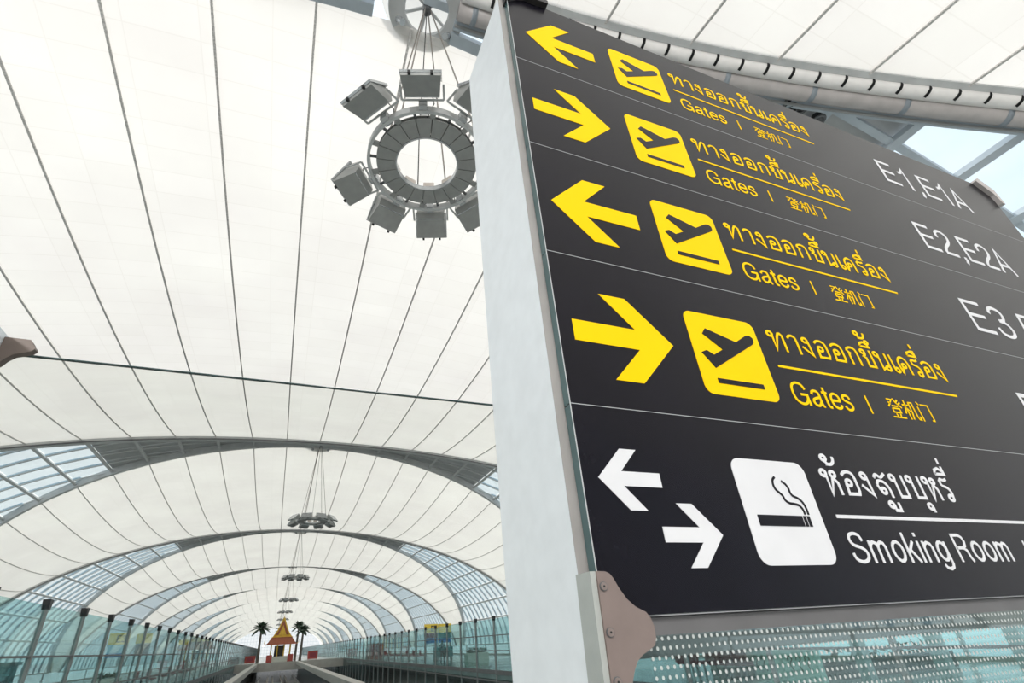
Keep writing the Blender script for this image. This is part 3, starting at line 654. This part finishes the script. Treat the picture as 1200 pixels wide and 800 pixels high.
for i in (1, 2, 3, 4):
    dx, left = rows[i]; bd = boards[i]; dz = {1: 0, 2: 0.528, 3: 1.067, 4: 1.603}[i]; ex = {1: 0, 2: .003, 3: 0.008, 4: 0.026}[i]
    a0 = {1: .697, 2: .698, 3: .694, 4: .718}[i]
    obj('arrow', B().extr(arrow(a0, a0 + .357, .767 + dz, .151, left), YG, YB), 'yellow', bd)
    px0 = {1: 1.135, 2: 1.143, 3: 1.151, 4: 1.178}[i]; pz = .768 + dz
    obj('pictogram_field', B().extr(rrect(px0, px0 + .308, pz - .155, pz + .155, .03), YG, YB), 'yellow', bd)
    pl = [(1.219, .861), (1.200, .838), (1.268, .786), (1.222, .759), (1.196, .773), (1.172, .762), (1.212, .709), (1.415, .828), (1.427, .84), (1.427, .856), (1.413, .866), (1.396, .861), (1.340, .826)]
    obj('aircraft_symbol', B().extr([(x + px0 - 1.143, z + dz) for x, z in pl], YH, YG), 'board', bd)
    obj('runway_symbol', B().extr([(x + px0 - 1.143, z + dz) for x, z in [(1.204, .6545), (1.396, .6545), (1.396, .672), (1.204, .672)]], YH, YG), 'board', bd)
    dd = px0 - 1.143 + (-.003 if i == 2 else 0.0)
    obj('lettering', write(TH, 1.515 + dd, 2.508 + dd, .826 + dz, .083, .0098, YG, YB), 'yellow', bd)
    obj('rule', B().box(1.505 + dd, 2.498 + dd, YG, YB, .7545 + dz, .7635 + dz), 'yellow', bd)
    obj('lettering', write(list('Gates'), 1.524 + dd, 1.808 + dd, .618 + dz, .088, .0092, YG, YB), 'yellow', bd)
    obj('divider_mark', B().box(1.893 + dd, 1.900 + dd, YG, YB, .620 + dz, .692 + dz), 'yellow', bd)
    t_, g0, g1, gz = gate[i]
    obj('lettering', write(list(t_), g0, g1, gz, .20 if i > 1 else .19, .0205, YG, YB), 'white_print', bd)
    # three Chinese characters
    hz = B(); zb = .618 + dz; hs = .080
    def cs(x0, *strokes):
        for p in strokes: ribbon(hz, [(x0 + dd + a * .078, zb + c * hs) for a, c in p], .0058, YG, YB)
    cs(2.006, [(.1, .93), (.45, .93), (.05, .55)], [(.14, .78), (.28, .7)], [(.56, 1), (.68, .78), (.98, .55)], [(.88, .95), (.7, .8)], [(.99, .82), (.8, .7)], [(.3, .6), (.72, .6)],
       [(.26, .48), (.76, .48), (.76, .28), (.26, .28), (.26, .48)], [(.36, .22), (.4, .08)], [(.66, .22), (.6, .08)], [(.05, .03), (.97, .03)])
    cs(2.092, [(.02, .74), (.44, .74)], [(.24, 1), (.24, 0)], [(.23, .7), (.02, .28)], [(.25, .6), (.42, .42)], [(.54, .9), (.54, .4), (.42, .02)], [(.54, .9), (.8, .9), (.8, .14), (.86, .05), (.98, .05), (.98, .22)])
    cs(2.178, [(.12, 1), (.24, .86)], [(.08, .76), (.08, 0)], [(.36, .88), (.9, .88), (.9, .08), (.74, .08)])
    obj('lettering', hz, 'yellow', bd)
bd = boards[0]
obj('arrow', B().extr(arrow(.694, .882, .331, .0785, True), YG, YB), 'white_print', bd)
obj('arrow', B().extr(arrow(.854, 1.039, .197, .077, False), YG, YB), 'white_print', bd)
obj('pictogram_field', B().extr(rrect(1.139, 1.424, .123, .410, .033), YG, YB), 'white_print', bd)
obj('cigarette_symbol', B().box(1.178, 1.345, YH, YG, .223, .252), 'board', bd)
obj('cigarette_symbol', B().box(1.3490, 1.3595, YH, YG, .223, .252), 'board', bd)
obj('cigarette_symbol', B().box(1.3635, 1.3745, YH, YG, .223, .252), 'board', bd)
for pts in ([(1.291, .361), (1.280, .352), (1.276, .338), (1.279, .325), (1.290, .315), (1.299, .306), (1.302, .295), (1.315, .287), (1.333, .285), (1.350, .281), (1.359, .270), (1.361, .256)],
            [(1.312, .350), (1.324, .342), (1.331, .330), (1.332, .317), (1.338, .308), (1.354, .302), (1.366, .293), (1.373, .278), (1.374, .256)]):
    b = B(); ribbon(b, smooth_pts(pts, False, 4), .0068, YH, YG); obj('smoke_symbol', b, 'board', bd)
obj('lettering', write(['ห', '้', 'อ', 'ง', 'ส', 'ู', 'บ', 'บ', 'ุ', 'ห', 'ร', 'ี', '่2'], 1.495, 2.118, .319, .080, .0100, YG, YB), 'white_print', bd)
obj('rule', B().box(1.488, 3.6, YG, YB, .2495, .2595), 'white_print', bd)
obj('lettering', write(list('Smoking Room'), 1.497, 2.275, .126, .086, .0092, YG, YB), 'white_print', bd)
obj('divider_mark', B().box(2.366, 2.374, YG, YB, .125, .192), 'white_print', bd)
# corner clips at the top of the sign
obj('corner_clip', B().extr([(.64, 2.70), (.86, 2.70), (.86, 2.672), (.80, 2.66), (.74, 2.66), (.70, 2.64), (.66, 2.60), (.64, 2.60)], .975, 1.03), 'black', SG)
obj('corner_clip', B().extr([(4.30, 2.67), (4.36, 2.72), (4.49, 2.64), (4.50, 2.50), (4.465, 2.50), (4.44, 2.58)], .975, 1.03), 'brown_tube', SG)

# bracket that holds the glass under the sign
BR = thing('bracket', (0.62, 0.98, -0.30), 'pinkish steel wave-edged bracket with round bolts at the lower left corner of the sign', 'bracket')
o2 = [(.628, .1135), (.650, .1125), (.660, .108), (.668, .098), (.677, .080), (.693, .057), (.711, .042), (.735, .031), (.744, .020), (.749, .004), (.748, -.018), (.742, -.031), (.728, -.038), (.708, -.046), (.693, -.056), (.682, -.070), (.672, -.090), (.664, -.12), (.66, -.20), (.655, -.29), (.618, -.29)]
obj('plate', B().extr(o2, 0.970, 0.982), 'bracket_steel', BR)
obj('side_plate', B().extr([(.6135, .1135), (.6275, .1135), (.6175, -.29), (.6035, -.29)], 0.974, 1.034), 'bracket_side', BR)
def bolt(x, z, y, r, parent):
    bb = B(); bb.tube([(x, y, z), (x, y - 0.003, z)], r, 20); q = obj('bolt', bb, 'steel_dark', parent)
    bb = B(); bb.tube([(x, y - 0.003, z), (x, y - 0.0045, z)], r * 0.84, 20); obj('bolt_head', bb, 'bolt', q)
    bb = B(); bb.tube([(x, y - 0.0045, z), (x, y - 0.0052, z)], r * 0.26, 6); obj('socket', bb, 'black', q)
for x, z in ((.6385, .083), (.6370, -.003), (.6355, -.088)): bolt(x, z, 0.970, 0.0092, BR)
# glass with printed dots below the sign
GS = thing('glass_screen', (2.5, 1.005, -EZ), 'green-tinted glass screen printed with white dots, fixed below the sign', 'glass screen')
obj('pane', B().box(.68, 4.44, 1.0, 1.012, -EZ, -.0145), 'sign_glass', GS)
b = B(); r_ = .0036
zrow = -.0212; row = 0
while zrow > -.30:
    x = .752 + (0.0 if row % 2 == 0 else 0.0)
    while x < 3.6:
        n0 = len(b.v); m = 8
        b.v += [(x + r_ * math.cos(2 * PI * i / m), .9995, zrow + r_ * 1.15 * math.sin(2 * PI * i / m)) for i in range(m)]; b.f.append(tuple(n0 + i for i in range(m)))
        x += .0170
    zrow -= .01775; row += 1
o = obj('printed_dots', b, 'frit', GS); o['kind'] = 'stuff'
# large glass screen to the left of the sign
GL = thing('glass_screen', (-.06, 1.455, -EZ), 'large clear glass screen left of the sign, its top edge a thin dark line', 'glass screen')
obj('pane', B().box(-.755, .66, 1.451, 1.463, -EZ, .7225), 'screen_glass', GL)
obj('top_edge', B().box(-.755, .66, 1.4505, 1.4635, .7225, .7242), 'glass_edge', GL)
b = B()
o3 = [(-.80, .766), (-.764, .766), (-.755, .756), (-.700, .7555), (-.694, .748), (-.692, .742), (-.686, .737), (-.684, .730), (-.690, .722), (-.702, .716), (-.722, .708), (-.735, .694), (-.742, .680), (-.752, .668), (-.77, .66), (-.80, .655)]
LB = tag(obj('bracket', B().extr([(x, z) for x, z in o3 if x > -.756] + [(-.756, .668)], 1.425, 1.445), 'bracket_shaded'), 'shade-darkened brown wave-edged steel bracket at the left edge of the picture', 'bracket')
LP = thing('screen_post', (-.88, 1.24, -EZ), 'blue-grey post at the left edge holding the glass screen', 'post')
obj('shaft', B().box(-1.0, -.757, 1.035, 1.449, -EZ, .766), 'post_paint', LP)
obj('cover_plate', B().box(-1.0, -.757, 1.03, 1.035, -EZ, .755), 'steel_blue', LP)

# ------------------------------------------------------------------ pavilion, palms and small things down the hall
Yp = 118.0; Zf = -1.65; Xp = 1.3
PV = thing('pavilion', (Xp, Yp, Zf), 'golden spired pavilion with orange roofs between palm trees at the end of the void', 'pavilion')
obj('base', B().box(Xp - 2.2, Xp + 2.2, Yp - 2, Yp + 2, Zf, Zf + .9), 'cream', PV)
for sx in (-1.75, -.6, .6, 1.75):
    for sy in (-1.5, 1.5):
        c_ = obj('column', B().tube([(Xp + sx, Yp + sy, Zf + .9), (Xp + sx, Yp + sy, 1.35)], .12, 8), 'gold', PV)
obj('dark_screen', B().box(Xp - 1.15, Xp + .65, Yp - 1.2, Yp - 1.1, Zf + .9, 1.05), 'black', PV)
for sg in (-1, 1): obj('red_planter', B().box(Xp + sg * 1.9 - .5, Xp + sg * 1.9 + .5, Yp - 2.9, Yp - 2.3, Zf, Zf + 1.2), 'red', PV)
def tier(z0, z1, w0, w1, d0, d1, m, nm):
    b = B(); n = 6; rings = []
    for i in range(n + 1):
        t = i / n; k = t ** 0.6; wx = w0 + (w1 - w0) * k; dy = d0 + (d1 - d0) * k; z = z0 + (z1 - z0) * t
        rings.append([(Xp - wx, Yp - dy, z), (Xp + wx, Yp - dy, z), (Xp + wx, Yp + dy, z), (Xp - wx, Yp + dy, z)])
    b.sweep(rings); obj(nm, b, m, PV)
tier(1.25, 2.0, 3.0, 2.2, 2.6, 2.0, 'orange_roof', 'roof_tier'); tier(2.0, 2.5, 2.25, 1.9, 2.0, 1.7, 'orange_roof', 'roof_tier'); tier(2.5, 2.9, 2.0, 1.55, 1.8, 1.5, 'gold', 'roof_tier')
prof_ = [(1.45, 2.85), (1.05, 3.4), (.72, 4.1), (.45, 4.8), (.22, 5.3), (.05, 5.9)]
b = B(); b.extr([(Xp + x, z) for x, z in prof_] + [(Xp - x, z) for x, z in reversed(prof_)], Yp - 1.5, Yp + 1.5); obj('gable', b, 'orange_roof', PV)
b = B(); ribbon(b, [(Xp - x, z) for x, z in prof_], .24, Yp - 1.7, Yp - 1.5); ribbon(b, [(Xp + x, z) for x, z in prof_], .24, Yp - 1.7, Yp - 1.5); obj('gable_trim', b, 'gold', PV)
b = B(); b.extr([(Xp - .7, 2.9), (Xp + .7, 2.9), (Xp, 4.6)], Yp - 1.62, Yp - 1.5); obj('pediment', b, 'gold', PV)
obj('finial', B().tube([(Xp, Yp - 1.5, 5.8), (Xp, Yp - 1.5, 6.5)], .09, 6, True, .01), 'gold', PV)
for sg in (-1, 1): obj('roof_horn', B().tube([(Xp + sg * 2.9, Yp - 2.5, 1.35), (Xp + sg * 3.15, Yp - 2.6, 1.55), (Xp + sg * 3.15, Yp - 2.6, 1.9)], .07, 6, True, .02), 'gold', PV)
def palm(x, y, h, r, lab, lean=0.0):
    t = thing('palm_tree', (x, y, Zf), lab, 'palm', 'palm trees beside the pavilion')
    obj('trunk', B().tube([(x, y, Zf), (x + lean * .4, y, Zf + h * .5), (x + lean, y, Zf + h)], .28, 10, True, .17), 'bark', t)
    top = Vector((x + lean, y, Zf + h)); n = 26
    for i in range(n):
        a = i * 2.39996; el = 1.25 - 1.75 * (i / n); ln = r * random.uniform(.85, 1.1)
        pts = []
        for j in range(6):
            u = j / 5; rr = ln * u; pts.append(top + Vector((math.cos(a) * math.cos(el) * rr, math.sin(a) * math.cos(el) * rr, math.sin(el) * rr - .38 * ln * u * u)))
        b = B(); side = Vector((-math.sin(a), math.cos(a), 0)); rings = []
        for j, p in enumerate(pts):
            wd_ = .34 * math.sin(PI * min(.97, (j + .35) / 5.6)) + .03; dr_ = Vector((0, 0, -.12 * wd_ / .3))
            rings.append([p - side * wd_ + dr_, p, p + side * wd_ + dr_, p + Vector((0, 0, .03))])
        b.sweep(rings); obj('frond', b, 'palm_leaf', t)
palm(-2.6, 114.6, 5.9, 2.0, 'single palm tree to the left of the golden pavilion')
palm(4.3, 123.2, 6.3, 1.7, 'taller palm tree to the right of the golden pavilion', .2)
palm(4.9, 113.2, 5.2, 1.5, 'shorter palm tree close beside the taller one right of the pavilion', .1)

def gate_sign(x0, x1, y, z0, z1, text, lab, under=None, mat='sign_yellow'):
    t = thing('gate_sign', ((x0 + x1) / 2, y, Zf), lab, 'sign')
    obj('panel', B().box(x0, x1, y, y + .12, z0, z1), mat, t)
    for x in (x0 + .08, x1 - .08): obj('support', B().box(x - .05, x + .05, y + .13, y + .23, Zf, z1), 'steel_dark', t)
    if text:
        h = (z1 - z0) * .62; wtx = min((x1 - x0) * .7, h * .62 * sum(G[c][0] for c in text) * 1.5); xc_ = x0 + (x1 - x0) * (.62 if len(text) < 3 else .5)
        obj('lettering', write(list(text), xc_ - wtx / 2, xc_ + wtx / 2, z0 + (z1 - z0) * .18, h, h * .15, y - .02, y), 'black', t)
    for j, (a0, a1, m) in enumerate(under or []): obj('screen_panel', B().box(x0 + .05, x1 - .05, y + .01, y + .1, a0, a1), m, t)
    return t
gate_sign(-10.1, -8.95, 42.5, 1.0, 1.66, 'E3', 'yellow E3 gate sign behind the left glass wall', [(.5, .98, 'sky_blue'), (.28, .5, 'blue')])
gate_sign(-8.75, -7.85, 43.5, 1.02, 1.6, '', 'plain yellow panel just right of the E3 gate sign', [(.3, 1.0, 'steel_dark')])
gate_sign(-9.9, -9.0, 70, 1.3, 1.75, '', 'small far yellow sign behind the left glass wall')
gate_sign(13.9, 15.3, 54.0, .8, 1.6, 'E', 'left half of the yellow gate sign behind the right glass wall', [(.35, .78, 'maroon'), (-.1, .35, 'blue')])
gate_sign(15.35, 16.7, 54.0, .8, 1.57, '', 'right half of the yellow gate sign behind the right glass wall', [(.3, .78, 'teal'), (-.1, .3, 'blue')])
gate_sign(14.3, 16.2, 52.0, -1.3, -.45, '2', 'teal counter panel with a number on it under the right yellow sign', None, 'teal')
# red kiosks, planters, seats, dark kiosk
def kiosk(x, y, wx, wy, h, m, lab):
    t = thing('kiosk', (x, y, Zf), lab, 'kiosk')
    obj('body', B().box(x - wx / 2, x + wx / 2, y - wy / 2, y + wy / 2, Zf, Zf + h), m, t)
    obj('top', B().box(x - wx / 2 - .08, x + wx / 2 + .08, y - wy / 2 - .08, y + wy / 2 + .08, Zf + h, Zf + h + .1), 'steel_dark', t)
    obj('recess', B().box(x - wx / 3, x + wx / 3, y - wy / 2 - .02, y - wy / 2, Zf + .25, Zf + h - .25), 'maroon' if m == 'red' else 'black', t)
kiosk(14.0, 83, 2.2, 2, 1.9, 'red', 'bright red kiosk behind the right glass wall')
kiosk(-9.4, 23.6, 2.1, 2, 1.75, 'teal', 'dark teal kiosk at the lower left behind the glass wall')
kiosk(14.2, 24.5, 1.3, 1.2, 1.0, 'steel_dark', 'dark cabinet beside the right edge of the white planter area')
kiosk(8.2, 130, 2.0, 2, 1.4, 'red', 'small red kiosk to the right of the pavilion'); kiosk(-4.4, 131, 2.0, 2, 1.2, 'red', 'small red kiosk to the left of the pavilion')
def planter(x, y, wx, h, lab, m='cream'):
    t = thing('planter', (x, y, Zf), lab, 'planter')
    obj('box', B().box(x - wx / 2, x + wx / 2, y - .4, y + .4, Zf, Zf + h), m, t)
    b = B()
    for i in range(90):
        c = Vector((x + random.uniform(-.45, .45) * wx, y + random.uniform(-.35, .35), Zf + h + random.uniform(-.02, .32)))
        a = Vector((random.uniform(-1, 1), random.uniform(-1, 1), random.uniform(-.3, 1))).normalized() * .16; s_ = a.orthogonal().normalized() * .06
        b.poly([c - a, c + s_, c + a, c - s_], [(0, 1, 2, 3)])
    o = obj('foliage', b, 'leaf', t); o['kind'] = 'stuff'
planter(13.95, 39.0, 1.6, .80, 'white planter box with green plants behind the right glass wall')
planter(-9.3, 31.0, 2.3, .55, 'long dark planter with low plants behind the left glass wall', 'steel_dark')
planter(-10.6, 47.0, 1.6, .7, 'farther pale planter with plants behind the left glass wall')
planter(18.6, 12.6, 5.2, .45, 'long low planter seen through the dotted glass', 'steel_dark')
def seat(x, y, lab=None, rz=0):
    t = thing('seat', (x, y, Zf), lab or 'maroon lounge seat in the row behind the right glass wall', 'seat', 'maroon seats behind the glass')
    obj('cushion', B().box(x - .3, x + .3, y - .25, y + .25, Zf + .38, Zf + .48), 'maroon', t)
    obj('backrest', B().box(x - .35, x - .27, y - .29, y + .29, Zf + .45, Zf + .95), 'maroon', t)
    for sy in (-.2, .2): obj('leg', B().bar((x, y + sy, Zf), (x, y + sy, Zf + .38), .05, .05), 'steel', t)
    return t
for i, y in enumerate((14.9, 15.55, 16.2, 17.2, 17.85)):
    seat(15.0, y, '%s of the maroon lounge seats seen through the dotted glass' % ['rightmost', 'second from right', 'third from right', 'second from left', 'leftmost'][i])
proto = seat(14.6, 60.0, 'far reddish lounge seats lined up behind the right glass wall'); proto['group'] = 'far seats behind the right glass wall'
index_kids()
for i in range(1, 14): dup(proto, Vector((14.6 + (i % 2) * 1.1, 60.0 + i * 1.7, Zf)))
proto2 = seat(-8.4, 50.0, 'far reddish lounge seats lined up behind the left glass wall'); proto2['group'] = 'far seats behind the left glass wall'
index_kids()
for i in range(1, 12): dup(proto2, Vector((-8.4 - (i % 2) * 1.1, 50.0 + i * 2.4, Zf)))
# pale green counters and window units seen through the dotted glass
for i, (y0, y1, z1) in enumerate(((12.2, 13.4, -.84), (13.5, 14.55, -.86))):
    t = thing('counter', (15.0, (y0 + y1) / 2, Zf), '%s pale green counter panel seen through the dotted glass' % ('right-hand' if i == 0 else 'left-hand'), 'counter')
    obj('front', B().box(14.9, 15.1, y0, y1, Zf, z1), 'pale_green', t)
    obj('top', B().box(14.85, 15.4, y0 - .02, y1 + .02, z1, z1 + .03), 'cream', t)
    b = B()
    for q in range(3):                       # thin dark curls of decoration on the panel
        yc = y0 + .25 + q * .3; pts = smooth_pts([(yc, -1.40), (yc + .08, -1.2), (yc - .02, -1.05), (yc + .1, -.98), (yc + .14, -1.1)], False, 4)
        for a_, b_ in zip(pts, pts[1:]): b.bar((14.892, a_[0], a_[1]), (14.892, b_[0], b_[1]), .015, .02)
    obj('ornament', b, 'leaf', t)
for i, y in enumerate((15.2, 16.05, 16.9)):
    t = thing('locker', (15.6, y, Zf), '%s white locker behind the maroon seats' % ('right-hand', 'middle', 'left-hand')[i], 'locker')
    obj('body', B().box(15.5, 16.0, y - .36, y + .36, Zf, -.58), 'white_print', t)
    obj('door', B().box(15.48, 15.5, y - .33, y + .33, Zf + .05, -.62), 'cream', t)
for i, y in enumerate((10.3, 8.45, 6.9)):
    t = thing('column', (14.2, y, Zf), '%s grey steel column behind the dotted glass' % ('left', 'middle', 'right')[i], 'column')
    obj('shaft', B().box(14.08, 14.32, y - .13, y + .13, Zf, 3.2), 'steel', t); obj('foot', B().box(14.0, 14.4, y - .2, y + .2, Zf, Zf + .05), 'steel_dark', t)
# a few travellers by the far glass walls
def person(x, y, h, lab, shirt):
    t = thing('person', (x, y, Zf), lab, 'person')
    s = h / 1.7
    me = bpy.data.meshes.new('body'); V = [(0, 0, .95), (0, 0, 1.2), (0, 0, 1.42), (0, 0, 1.5), (0, 0, 1.62), (-.19, 0, 1.40), (-.24, 0, 1.12), (-.22, -.08, .88), (.19, 0, 1.40), (.24, 0, 1.12), (.22, -.08, .88), (-.09, 0, .88), (-.11, .02, .48), (-.12, 0, .06), (-.12, -.14, .03), (.09, 0, .88), (.11, -.1, .48), (.12, -.02, .06), (.12, -.16, .03)]
    E_ = [(0, 1), (1, 2), (2, 3), (3, 4), (2, 5), (5, 6), (6, 7), (2, 8), (8, 9), (9, 10), (0, 11), (11, 12), (12, 13), (13, 14), (0, 15), (15, 16), (16, 17), (17, 18)]
    Rr = [.13, .14, .10, .055, .10, .06, .045, .035, .06, .045, .035, .09, .06, .04, .035, .09, .06, .04, .035]
    me.from_pydata([tuple(c * s for c in v) for v in V], E_, []); o = bpy.data.objects.new('body', me); COL.objects.link(o); o.parent = t
    sk = o.modifiers.new('skin', 'SKIN'); o.modifiers.new('sub', 'SUBSURF').levels = 1
    for i, r in enumerate(Rr): me.skin_vertices[0].data[i].radius = (r * s, r * s)
    me.skin_vertices[0].data[0].use_root = True; me.materials.append(MATS[shirt])
    bh = B(); bh.tube([(x, y, Zf + 1.52 * s), (x, y - .01, Zf + 1.56 * s), (x, y - .01, Zf + 1.64 * s), (x, y, Zf + 1.72 * s)], .09 * s, 10); obj('hair', bh, 'black', t, smooth=True)
person(13.4, 46.0, 1.7, 'distant person in dark clothes behind the right glass wall', 'dark_cloth')
person(-7.6, 61.0, 1.7, 'distant person in dark clothes behind the left glass wall', 'dark_cloth')

# ------------------------------------------------------------------ the other hanging rings
index_kids()
for k in range(1, 9):
    y = {1: 31.4, 2: 58.6}.get(k, 4.6 + 27.0 * k)
    dup(ring, Vector((1.24, y, ZR)), None, ['', 'nearest small floodlight ring hanging below the first complete arch', 'second distant floodlight ring, smaller and lower than the one before', 'third distant floodlight ring down the hall',
        'fourth distant floodlight ring down the hall', 'fifth distant floodlight ring, just above the pavilion spire', 'sixth distant floodlight ring down the hall', 'seventh distant floodlight ring down the hall', 'farthest floodlight ring before the end wall'][k])

# ------------------------------------------------------------------ lift everything so that the upper floor is at z = 0
for o in bpy.data.objects:
    if o.parent is None and o.type not in ('CAMERA', 'LIGHT'): o.location.z += EZ
